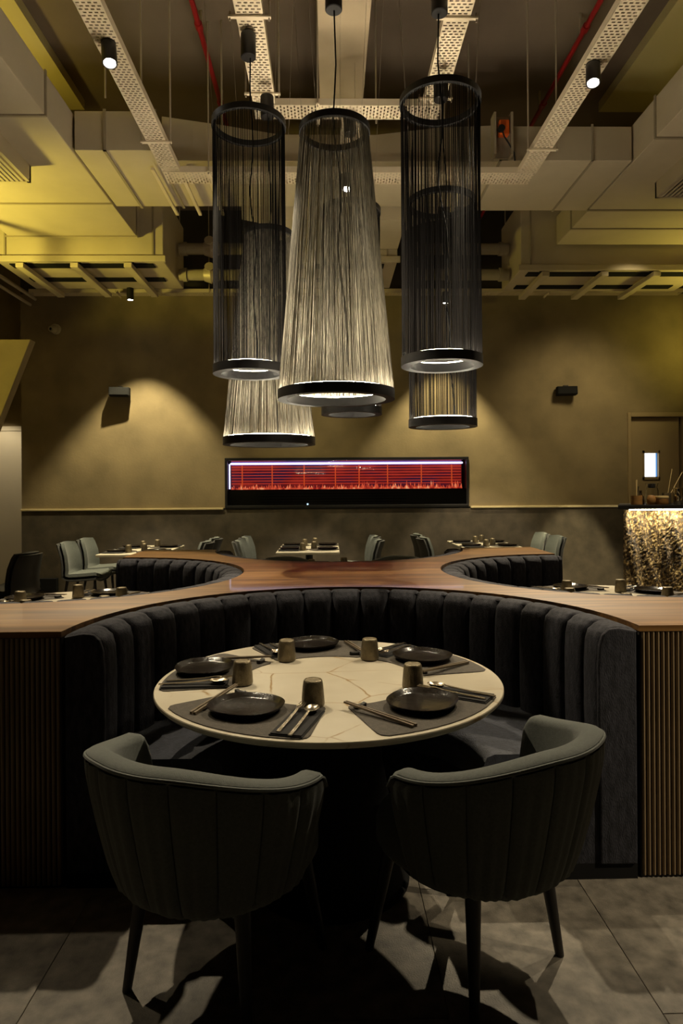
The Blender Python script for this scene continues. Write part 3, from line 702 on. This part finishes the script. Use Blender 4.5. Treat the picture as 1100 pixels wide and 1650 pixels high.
def booth(cx, cy, rz, label):
    b = thing('curved_booth', label, 'booth', (cx, cy, 0), rz, group='channel-tufted booths')
    obj('plinth', cached('booth_plinth', lambda: arc_solid(.56, 1.07, .0, .06, .004), 'black_matte'), b)
    obj('seat_base', cached('booth_base', lambda: arc_solid(.52, 1.068, .06, .33, .01), 'fabric_booth', smooth=50), b)
    obj('seat_cushion', cached('booth_seat', lambda: arc_solid(.49, 1.0, .335, .475, .04), 'fabric_seat', smooth=50), b)
    me = cached('booth_channel', channel_mesh, 'fabric_booth', smooth=70)
    for k in range(NCH):
        obj('back_channel', me, b, rz=DA*(k+.5))
    ep = [(.925, .44), (.92, .60), (.92, .80), (.925, .88), (.938, .922), (.962, .943), (1.0, .947), (1.066, .935), (1.066, .06), (.925, .06)]
    obj('end_panel', cached('booth_end', lambda: MB().prism_y(ep, -.012, .010), 'fabric_booth', bevel=.006), b)
    obj('end_panel', cached('booth_end2', lambda: MB().prism_y([(-x, z) for x, z in ep], -.012, .010), 'fabric_booth', bevel=.006), b)
booth(0, CY-DD+.004, 0, 'dark channel-backed curved booth around the front marble table')
booth(DD-.004, CY, PI/2, 'dark channel-backed curved booth on the right of the divider')
booth(-DD+.004, CY, -PI/2, 'dark channel-backed curved booth on the left of the divider')
booth(0, CY+DD-.004, PI, 'dark channel-backed curved booth on the far side of the divider')

# ------------------------------------------------------------------ tables
def round_table(x, y, label):
    t = thing('round_table', label, 'table', (x, y, 0), group='round marble tables')
    obj('marble_top', cached('marble_top', lambda: MB().lathe([(.60, .722), (.64, .728), (.65, .738), (.65, .747), (.648, .75)], 96), 'marble', smooth=30), t)
    obj('pedestal', cached('table_pedestal', lambda: MB().lathe([(.285, .02), (.28, .05), (.235, .25), (.20, .45), (.19, .62), (.22, .70), (.22, .722)], 32), 'black_matte', smooth=True), t)
    obj('foot', cached('table_foot', lambda: MB().lathe([(.30, 0), (.30, .012), (.29, .02), (.02, .024)], 48), 'black_matte', smooth=True), t)
    return t
TX, TY = -.088, 2.556
round_table(TX, TY, 'round cream marble table in the foreground')
round_table(-DD-.03, CY+.06, 'round cream marble table beyond the left divider arm')
round_table(DD+.05, CY+.12, 'round cream marble table beyond the right divider arm')
round_table(.02, CY+DD+.02, 'round cream marble table beyond the divider crossing')

# place settings ------------------------------------------------------------
def mat_mesh():
    pts = []
    def P(r, a): return (r*math.cos(R(-90+a)), r*math.sin(R(-90+a)))
    for a in range(-25, 26, 5): pts.append(P(.632, a))
    pts.append(P(.618, 27)); pts.append(P(.60, 27.6))
    pts.append(P(.36, 31)); pts.append(P(.343, 30.5)); pts.append(P(.335, 28.5))
    for a in range(25, -26, -5): pts.append(P(.335, a))
    pts.append(P(.335, -28.5)); pts.append(P(.343, -30.5)); pts.append(P(.36, -31))
    pts.append(P(.60, -27.6)); pts.append(P(.618, -27))
    return MB().prism(pts, 0, .003)
def plate_mesh():
    return MB().lathe([(.090, 0), (.102, .003), (.114, .013), (.120, .021), (.121, .0235), (.1175, .023), (.108, .012), (.092, .008), (.01, .007)], 48, sx=1.03, sy=.95, pw=.86)
def cup_mesh():
    return MB().lathe([(.0375, 0), (.039, .006), (.0375, .03), (.0345, .065), (.032, .080), (.0295, .0855), (.026, .087), (.024, .0845), (.004, .084)], 32)
def napkin_mesh():
    mb = MB()
    for k in range(2): mb.box(-.052+.004*k, .052-.003*k, -.125+.003*k, .115-.008*k, .004*k, .004*k+.0036)
    return mb
def fork_mesh():
    mb = MB()
    def strip(pts, w0, w1, th=.0025):
        for i in range(len(pts)-1):
            (y0, z0), (y1, z1) = pts[i], pts[i+1]
            a = w0+(w1-w0)*i/(len(pts)-1); b = w0+(w1-w0)*(i+1)/(len(pts)-1)
            mb.add([(-a, y0, z0), (a, y0, z0), (b, y1, z1), (-b, y1, z1), (-a, y0, z0+th), (a, y0, z0+th), (b, y1, z1+th), (-b, y1, z1+th)],
                   [(0, 3, 2, 1), (4, 5, 6, 7), (0, 1, 5, 4), (2, 3, 7, 6), (1, 2, 6, 5), (3, 0, 4, 7)])
    strip([(-.115, .0), (-.05, .002), (.02, .006), (.045, .010)], .0055, .0035)
    strip([(.045, .010), (.058, .009), (.066, .007)], .004, .0115)
    for x in (-.0095, -.0032, .0032, .0095):
        mb.add([(x-.0016, .066, .007), (x+.0016, .066, .007), (x+.001, .105, .010), (x-.001, .105, .010), (x-.0016, .066, .0095), (x+.0016, .066, .0095), (x+.001, .105, .0115), (x-.001, .105, .0115)],
               [(0, 3, 2, 1), (4, 5, 6, 7), (0, 1, 5, 4), (2, 3, 7, 6), (1, 2, 6, 5), (3, 0, 4, 7)])
    return mb
def spoon_mesh():
    mb = MB()
    pts = [(-.115, 0), (-.05, .002), (.02, .007), (.05, .010)]
    for i in range(3):
        (y0, z0), (y1, z1) = pts[i], pts[i+1]; a = .0055-.0008*i; b = a-.0008
        mb.add([(-a, y0, z0), (a, y0, z0), (b, y1, z1), (-b, y1, z1), (-a, y0, z0+.0025), (a, y0, z0+.0025), (b, y1, z1+.0025), (-b, y1, z1+.0025)],
               [(0, 3, 2, 1), (4, 5, 6, 7), (0, 1, 5, 4), (2, 3, 7, 6), (1, 2, 6, 5), (3, 0, 4, 7)])
    n = 20; vs = []; rings = [(1, .0115), (.93, .012), (.7, .0075), (.35, .005), (.05, .0045)]
    for s, z in rings:
        for k in range(n):
            a = 2*PI*k/n; vs.append((.0205*s*math.cos(a), .079+.031*s*math.sin(a), z))
    fs = [(i*n+k, i*n+(k+1) % n, (i+1)*n+(k+1) % n, (i+1)*n+k) for i in range(4) for k in range(n)]+[tuple(range(4*n, 5*n))]
    # outer skin under the bowl
    o = len(vs)
    for s, z in [(1, .0115), (.75, .005), (.4, .002), (.05, .0015)]:
        for k in range(n):
            a = 2*PI*k/n; vs.append((.0205*s*math.cos(a), .079+.031*s*math.sin(a), z))
    fs += [(o+i*n+k, o+(i+1)*n+k, o+(i+1)*n+(k+1) % n, o+i*n+(k+1) % n) for i in range(3) for k in range(n)]+[tuple(range(o+4*n-1, o+3*n-1, -1))]
    return mb.add(vs, fs)
def stick_mesh():
    mb = MB(); a, b = .0042, .0028
    mb.add([(-a, -.145, 0), (a, -.145, 0), (a, -.145, 2*a), (-a, -.145, 2*a), (-b, .135, 0), (b, .135, 0), (b, .135, 2*b), (-b, .135, 2*b)],
           [(0, 1, 2, 3), (7, 6, 5, 4), (0, 4, 5, 1), (1, 5, 6, 2), (2, 6, 7, 3), (3, 7, 4, 0)])
    return mb
def rest_mesh():
    return MB().prism_y([(-.022, 0), (.022, 0), (.022, .016), (.008, .012), (-.008, .012), (-.022, .016)], -.009, .009)

ITEMS = []
def place_setting(cx, cy, ang, where, grp, full=True, j=(0, 0), z=.75):
    """one diner's setting on a round table; local frame has the diner at -y"""
    T = Matrix.Translation((cx, cy, z)) @ Matrix.Rotation(R(ang+90), 4, 'Z')
    def put(name, me, x, y, zz, rz, what, cat, tilt=0, sc=1):
        o = obj(name, me)
        o.matrix_world = T @ Matrix.Translation((x, y, zz)) @ Matrix.Rotation(rz, 4, 'Z') @ Matrix.Rotation(tilt, 4, 'X') @ Matrix.Diagonal((sc, sc, sc, 1))
        tag(o, what+' '+where, cat, cat+'s '+grp)
        return o
    put('placemat', cached('placemat', mat_mesh, 'mat', bevel=.0012, seg=1), 0, 0, .0003, 0, 'grey leather placemat', 'placemat')
    put('dinner_plate', cached('dinner_plate', plate_mesh, 'plate', smooth=60), j[0], -.465+j[1], .0035, .3+j[0]*4, 'dark brown glazed plate', 'plate')
    put('tumbler', cached('tumbler', cup_mesh, 'cup', smooth=50), .138+j[0]*.3, -.300, .0035, 0, 'upturned bronze tumbler', 'cup')
    if not full: return
    a = math.atan2(.068, .22)
    put('folded_napkin', cached('folded_napkin', napkin_mesh, 'napkin', bevel=.001, seg=1), .186, -.462, .0035, a, 'folded black napkin', 'napkin')
    put('fork', cached('fork', fork_mesh, 'steel', smooth=30), .157, -.455, .0125, a, 'champagne steel fork', 'fork', sc=1.12)
    put('spoon', cached('spoon', spoon_mesh, 'steel', smooth=50), .205, -.463, .0125, a, 'champagne steel spoon', 'spoon', sc=1.12)
    b = math.atan2(-.065+j[0], .29)
    ce_ = (-.178, -.435)
    put('chopstick_rest', cached('chopstick_rest', rest_mesh, 'black_metal', bevel=.002, seg=1), -.158, -.335, .0035, -.15, 'dark block chopstick rest', 'chopstick rest')
    for s, wd in ((-1, 'outer'), (1, 'inner')):
        put('chopstick', cached('chopstick', stick_mesh, 'chopstick'), ce_[0]+s*.006, ce_[1], .0125, -b*.6+s*.012, wd+' bronze chopstick', 'chopstick', tilt=.06)
names = ['at the back right seat', 'at the rear centre seat', 'at the back left seat', 'at the front left seat', 'at the front right seat']
for ang, nm, jj in zip((34, 98, 166, 237, 311), names, ((.0, -.01), (.01, -.06), (0, -.05), (-.03, .01), (.01, .005))):
    place_setting(TX, TY, ang, nm+' of the front table', 'on the front marble table', j=jj)
sn = ['at the near seat', 'at the divider-side seat', 'at the cushion-side far seat', 'at the far outer seat', 'at the outer seat']
for ang, nm in zip((-56, 8, 76, 147, 221), sn):
    place_setting(-DD-.03, CY+.06, ang, nm+' of the left side table', 'on the left side table', full=True)
for ang, nm in zip((236, 172, 104, 33, -41), sn):
    place_setting(DD+.05, CY+.12, ang, nm+' of the right side table', 'on the right side table', full=True)
for ang, nm in zip((60, 120), ('right', 'left')):
    place_setting(.02, CY+DD+.02, ang, 'on the '+nm+' of the round table beyond the divider', 'on the far round table', full=False)

# ------------------------------------------------------------------ barrel chairs
BR = .36; SPAN = R(98)
def upath(t):
    a = t*SPAN                      # measured from the middle of the back
    nx, ny = -math.sin(a), -math.cos(a)
    return BR*nx, BR*ny, nx, ny
def sm(a, b, x):
    t = max(0, min(1, (x-a)/(b-a))); return t*t*(3-2*t)
def rimz(t): return .772-.080*sm(.15, .95, abs(t))-.04*max(0, (abs(t)-.94)/.06)**2
OUT = [(.0, .58), (.0, .66), (.03, .735), (.10, .785), (.28, .845), (.55, .915), (.8, .97), (1, 1)]
def outer(t, f, off=0):
    f = max(0, min(1, f)); x, y, nx, ny = upath(t); zt = rimz(t)-.018; zb = .338
    i = 1
    while i < len(OUT)-2 and f > OUT[i+1][0]: i += 1
    (f0, s0), (f1, s1) = OUT[i], OUT[i+1]; k = (f-f0)/max(1e-6, f1-f0); sc = s0+(s1-s0)*k
    y0 = .03
    return (x*sc+nx*off, (y-y0)*sc+y0+ny*off, zb+(zt-zb)*f)
def barrel_shell():
    nt_, rows = 60, []
    for i in range(nt_+1):
        t = -1+2*i/nt_; x, y, nx, ny = upath(t); zt = rimz(t); row = []
        for f in (0, .03, .1, .28, .55, .8, .95): row.append(outer(t, f, -.010))
        for off, dz in ((-.004, -.016), (-.004, -.006), (-.012, 0), (-.045, .002), (-.062, -.004), (-.070, -.02)):
            row.append((x+nx*off, y+ny*off, zt+dz))
        for f, off in ((.7, -.082), (.4, -.09), (.2, -.095)):
            sc = .78+.22*f
            row.append((x*sc+nx*off*.8, (y-.03)*sc+.03+ny*off*.8, .338+(zt-.338)*f))
        rows.append(row)
    m = len(rows[0]); mb = MB()
    vs = [p for r_ in rows for p in r_]
    fs = [(i*m+k, i*m+(k+1) % m, (i+1)*m+(k+1) % m, (i+1)*m+k) for i in range(nt_) for k in range(m)]
    fs += [tuple(range(m-1, -1, -1)), tuple(range(nt_*m, nt_*m+m))]
    return mb.add(vs, fs)
NP = 10
def barrel_panel(k):
    t0 = -.995+1.99*k/NP; t1 = -.995+1.99*(k+1)/NP
    rng = random.Random(k*13+5); ph = rng.uniform(0, 6); am = rng.uniform(.002, .0042)
    def fn(u, v):
        c = 2*u-1
        off = -.003+.008*(1-abs(c)**8)
        off += am*math.sin(c*9+ph+v*1.5)*(1-c*c)*(1-.4*v)
        if v > .96: off -= .004
        return outer(t0+(t1-t0)*(.012+.976*u), .004+.985*v, off)
    return MB().grid(fn, 12, 12)
def piping_mesh():
    return MB().tube([(lambda p, t: (p[0]+p[2]*-.001, p[1]+p[3]*-.001, rimz(t)-.012))(upath(-1+2*i/70), -1+2*i/70) for i in range(71)], .0052, 6)
def barrel_seat():
    mb = MB()
    prof = [(.90, .352), (.96, .36), (1, .38), (1, .44), (.96, .465), (.85, .475), (.3, .482)]
    n = 40; vs = []
    for s, z in prof:
        for k in range(n):
            a = 2*PI*k/n; c, sn_ = math.cos(a), math.sin(a)
            x = .275*math.copysign(abs(c)**.75, c); y = .28*math.copysign(abs(sn_)**.75, sn_)+.03
            vs.append((x*s, (y-.03)*s+.03, z))
    fs = [(i*n+k, i*n+(k+1) % n, (i+1)*n+(k+1) % n, (i+1)*n+k) for i in range(len(prof)-1) for k in range(n)]
    fs += [tuple(range(n-1, -1, -1)), tuple(range((len(prof)-1)*n, len(prof)*n))]
    return mb.add(vs, fs)
def barrel_chair(x, y, rz, label):
    c = thing('barrel_chair', label, 'chair', (x, y, 0), rz, group='grey barrel chairs')
    obj('shell', cached('barrel_shell', barrel_shell, 'fabric_chair', smooth=50), c)
    for k in range(NP):
        obj('back_panel', cached('barrel_panel_%d' % k, lambda: barrel_panel(k), 'fabric_chair', smooth=60, recalc=True), c)
    obj('piping', cached('barrel_piping', piping_mesh, 'fabric_chair', smooth=True), c)
    obj('seat_cushion', cached('barrel_seat', barrel_seat, 'fabric_chair', smooth=60), c)
    obj('underframe', cached('barrel_under', lambda: MB().lathe([(.20, .325), (.245, .333), (.245, .352), (.2, .353)], 32), 'black_matte'), c, (0, .03, 0))
    for sx in (1, -1):
        for yy, y2 in ((-.14, -.105), (.28, .22)):
            obj('leg', cached('barrel_leg%d%d' % (sx, yy > 0), lambda: MB().cone((sx*.215, yy, 0), (sx*.175, y2, .345), .0135, .0235, 14), 'leg', smooth=True), c)
    return c
barrel_chair(-.435, 2.0, R(-28), 'grey fabric barrel chair at the left of the front table')
barrel_chair(.378, 2.06, R(40), 'grey fabric barrel chair at the right of the front table')
barrel_chair(-.47, 6.78, R(180+25), 'grey barrel chair beyond the divider crossing, left of centre')
barrel_chair(.56, 6.78, R(180-25), 'grey barrel chair beyond the divider crossing, right of centre')

# ------------------------------------------------------------------ far dining tables and side chairs
def dining_table(x, y, label):
    t = thing('dining_table', label, 'table', (x, y, 0), group='white far dining tables')
    obj('tabletop', cached('dining_top', lambda: bx(-.375, .375, -.64, .64, .718, .75), 'white_top', bevel=.008), t)
    obj('column', cached('dining_column', lambda: MB().cone((0, -.32, .02), (0, -.32, .72), .035, .035, 16).cone((0, .32, .02), (0, .32, .72), .035, .035, 16), 'black_metal', smooth=True), t)
    obj('foot_plate', cached('dining_foot', lambda: MB().box(-.27, .27, -.40, -.24, 0, .015).box(-.27, .27, .24, .40, 0, .015), 'black_metal', bevel=.004), t)
def far_setting(x, y, s, where, grp):
    def put(name, me, xx, yy, zz, rz, what, cat):
        tag(obj(name, me, None, (xx, yy, zz), rz), what+' '+where, cat, cat+'s '+grp)
    put('placemat', cached('far_mat', lambda: MB().lathe([(.19, 0), (.19, .003)], 32, sx=1.0, sy=1.12), 'mat'), x+s*.19, y, .7503, 0, 'grey oval placemat', 'placemat')
    put('dinner_plate', cached('dinner_plate', plate_mesh, 'plate', smooth=60), x+s*.23, y, .7538, .2, 'dark plate', 'plate')
    put('folded_napkin', cached('folded_napkin', napkin_mesh, 'napkin', bevel=.001, seg=1), x+s*.24, y+s*.17, .7538, PI/2, 'black napkin', 'napkin')
    put('tumbler', cached('tumbler', cup_mesh, 'cup', smooth=50), x+s*.065, y+s*.10, .7538, 0, 'bronze tumbler', 'cup')
def side_chair(x, y, rz, label, dark=False, grp='grey side chairs'):
    c = thing('side_chair', label, 'chair', (x, y, 0), rz, group=grp)
    pr = [(.25, .455), (.20, .475), (.05, .462), (-.10, .455), (-.175, .475), (-.205, .53), (-.21, .62), (-.225, .72), (-.26, .83), (-.275, .87)]
    wd = [.215, .235, .235, .235, .235, .235, .23, .225, .21, .19]
    def fn(off):
        def g(u, v):
            j = v*(len(pr)-1); i = min(int(j), len(pr)-2); t = j-i
            y_ = pr[i][0]*(1-t)+pr[i+1][0]*t; z_ = pr[i][1]*(1-t)+pr[i+1][1]*t; w_ = wd[i]*(1-t)+wd[i+1]*t
            cc = 2*u-1; k = sm(.35, .6, v)
            y_ += k*.07*cc*cc; z_ += (1-k)*.025*cc**4
            dy, dz = (pr[i+1][0]-pr[i][0]), (pr[i+1][1]-pr[i][1]); ln = math.hypot(dy, dz)
            y_ += off*dz/ln; z_ -= off*dy/ln
            return (cc*w_, y_, z_)
        return g
    obj('seat_pad', cached('side_pad%d' % dark, lambda: MB().grid(fn(0), 10, 27), 'leg' if dark else 'fabric_side', smooth=True, solid=.035), c)
    obj('shell', cached('side_shell%d' % dark, lambda: MB().grid(fn(-.045), 10, 27), 'leg' if dark else 'fabric_back', smooth=True, solid=.02), c)
    for sx in (1, -1):
        for a, b in ((.18, .22), (-.14, -.20)):
            obj('leg', cached('side_leg%d%d' % (sx, a > 0), lambda: MB().cone((sx*.21, b, 0), (sx*.17, a, .43), .010, .017, 10), 'leg', smooth=True), c)
tabs = [(-2.40, 8.35, 'left'), (-.34, 8.45, 'middle'), (1.95, 8.75, 'right')]
for x, y, nm in tabs:
    dining_table(x, y, 'white rectangular dining table, '+nm+' of the far row')
    for s, sd in ((-1, 'left'), (1, 'right')):
        for dy, dn in ((-.30, 'near'), (.32, 'far')):
            far_setting(x, y+dy, s, 'on the %s %s place of the far %s table' % (dn, sd, nm), 'on the far '+nm+' table')
            side_chair(x+s*(.62 if not (nm == 'right' and s > 0) else .66), y+dy, PI/2*(1 if s > 0 else -1), 'grey side chair %s of the far %s table, %s one' % (sd, nm, 'nearer' if dn == 'near' else 'farther'))
side_chair(-3.30, 6.75, R(80), 'black chair at the left edge, in front of the recess door', True, 'black chairs')
side_chair(-3.62, 6.2, R(95), 'black chair cut by the left picture edge', True, 'black chairs')

# ------------------------------------------------------------------ bar
BX, BY = 3.47, 8.0
br = thing('bar_counter', 'bar counter with a glowing crumpled gold stone front', 'bar', (BX, BY, 0))
rk = random.Random(11)
def rock(u, v):
    x = 2.1*u; z = .02+1.19*v
    d = .03*math.sin(x*9+z*2)+.03*math.sin(x*17+math.sin(z*5)*1.5)+.022*math.sin(x*31+z*7)+rk.uniform(-.012, .012)
    return (x, -.02-d*.6 if 0 < u < 1 else 0, z)
obj('stone_front', mesh('stone_front', MB().grid(rock, 120, 70), 'goldrock', recalc=False), br)
obj('side_panel', mesh('bar_body', MB().prism([(.02, .05), (2.1, .05), (2.1, .7), (.38, .7)], 0, 1.21), 'divider_core'), br)
obj('countertop', mesh('bar_top', MB().prism([(-.16, -.22), (2.1, -.22), (2.1, .7), (.26, .7)], 1.225, 1.275), 'black_metal', bevel=.004), br)
bl = area('bar_lamp', (1.05, -.11, 1.205), (1.05, -.02, .95), 26, 2.0, .04, (1, .9, .7)); bl.parent = br      # the LED strip's own light
obj('led_strip', mesh('bar_led', bx(.02, 2.1, -.15, -.12, 1.212, 1.224), 'led'), br)
ZC = 1.275
def bar_item(name, label, cat, x, y): return thing(name, label, cat, (BX+x, BY+y, ZC), group=None)
b = bar_item('bamboo_cup', 'brown bamboo cup holding one pale stick on the bar', 'cup', .14, -.05)
obj('cup_body', mesh('bamboo_cup', MB().lathe([(.06, 0), (.065, .005), (.065, .11), (.055, .11), (.053, .02)], 24), 'bamboo', smooth=True), b)
obj('stick', mesh('pale_stick', MB().cone((.0, 0, .02), (.005, .01, .30), .009, .009, 8), 'straw'), b)
b = bar_item('dark_bottle', 'small dark bottle with a black stick on the bar', 'bottle', .235, .05)
obj('bottle_body', mesh('dark_bottle', MB().lathe([(.045, 0), (.048, .01), (.045, .09), (.02, .12), (.016, .16), (.018, .17)], 20), 'dark_glass', smooth=True), b)
obj('stick', mesh('dark_stick', MB().cone((-.03, .05, .0), (.0, .05, .22), .006, .006, 8), 'leg'), b)
b = bar_item('wooden_jar', 'round brown wooden jar between bottle and carafe', 'jar', .30, -.09)
obj('jar_body', mesh('wooden_jar', MB().lathe([(.035, 0), (.05, .03), (.05, .08), (.035, .11), (.01, .115)], 20), 'bamboo', smooth=True), b)
b = bar_item('wooden_tray_box', 'low round wooden box with a golden lid on the bar', 'box', .42, -.10)
obj('box_body', mesh('wooden_box', MB().lathe([(.07, 0), (.075, .01), (.075, .075), (.07, .08)], 28), 'bamboo', smooth=True), b)
obj('lid', mesh('wooden_box_lid', MB().lathe([(.078, .08), (.078, .10), (.072, .104)], 28), 'straw', smooth=True), b)
b = bar_item('glass_carafe', 'clear glass carafe with a dark stopper on the bar', 'carafe', .40, .10)
obj('carafe_body', mesh('carafe', MB().lathe([(.07, 0), (.075, .01), (.075, .17), (.06, .21), (.075, .26), (.07, .26), (.055, .21), (.068, .165), (.068, .012)], 28), 'glass', smooth=True), b)
obj('stopper', mesh('carafe_stopper', MB().lathe([(.035, .20), (.045, .21), (.045, .25), (.03, .255)], 20), 'black_metal', smooth=True), b)
b = bar_item('brass_holder', 'brass holder with two long straws on the bar', 'holder', .54, .02)
obj('holder_body', mesh('brass_holder', MB().lathe([(.05, 0), (.052, .005), (.052, .14), (.046, .14), (.045, .02)], 24), 'cup', smooth=True), b)
obj('straw', mesh('long_straw', MB().cone((0, 0, .03), (.07, 0, .43), .004, .004, 6), 'straw'), b)
obj('straw', mesh('long_straw', MB().cone((0, .01, .03), (.20, .01, .39), .004, .004, 6), 'straw'), b)
for k, x in enumerate((.64, .755)):
    b = bar_item('steel_shaker', ('left' if k == 0 else 'right')+' polished steel shaker near the end of the bar', 'shaker', x, -.06)
    obj('shaker_body', cached('shaker', lambda: MB().lathe([(.05, 0), (.053, .005), (.058, .19), (.054, .20), (.05, .19), (.045, .02)], 28), 'mirror', smooth=True), b)
    obj('strainer', cached('strainer', lambda: MB().tube([(-.04, -.07, .16), (0, -.075, .09), (.05, -.07, .04)], .008, 8), 'mirror', smooth=True), b)
b = bar_item('drinking_glass', 'clear drinking glass at the right end of the bar items', 'glass', .86, -.04)
obj('glass_body', mesh('drinking_glass', MB().lathe([(.035, 0), (.037, .004), (.045, .14), (.042, .14), (.034, .01)], 24), 'glass', smooth=True), b)
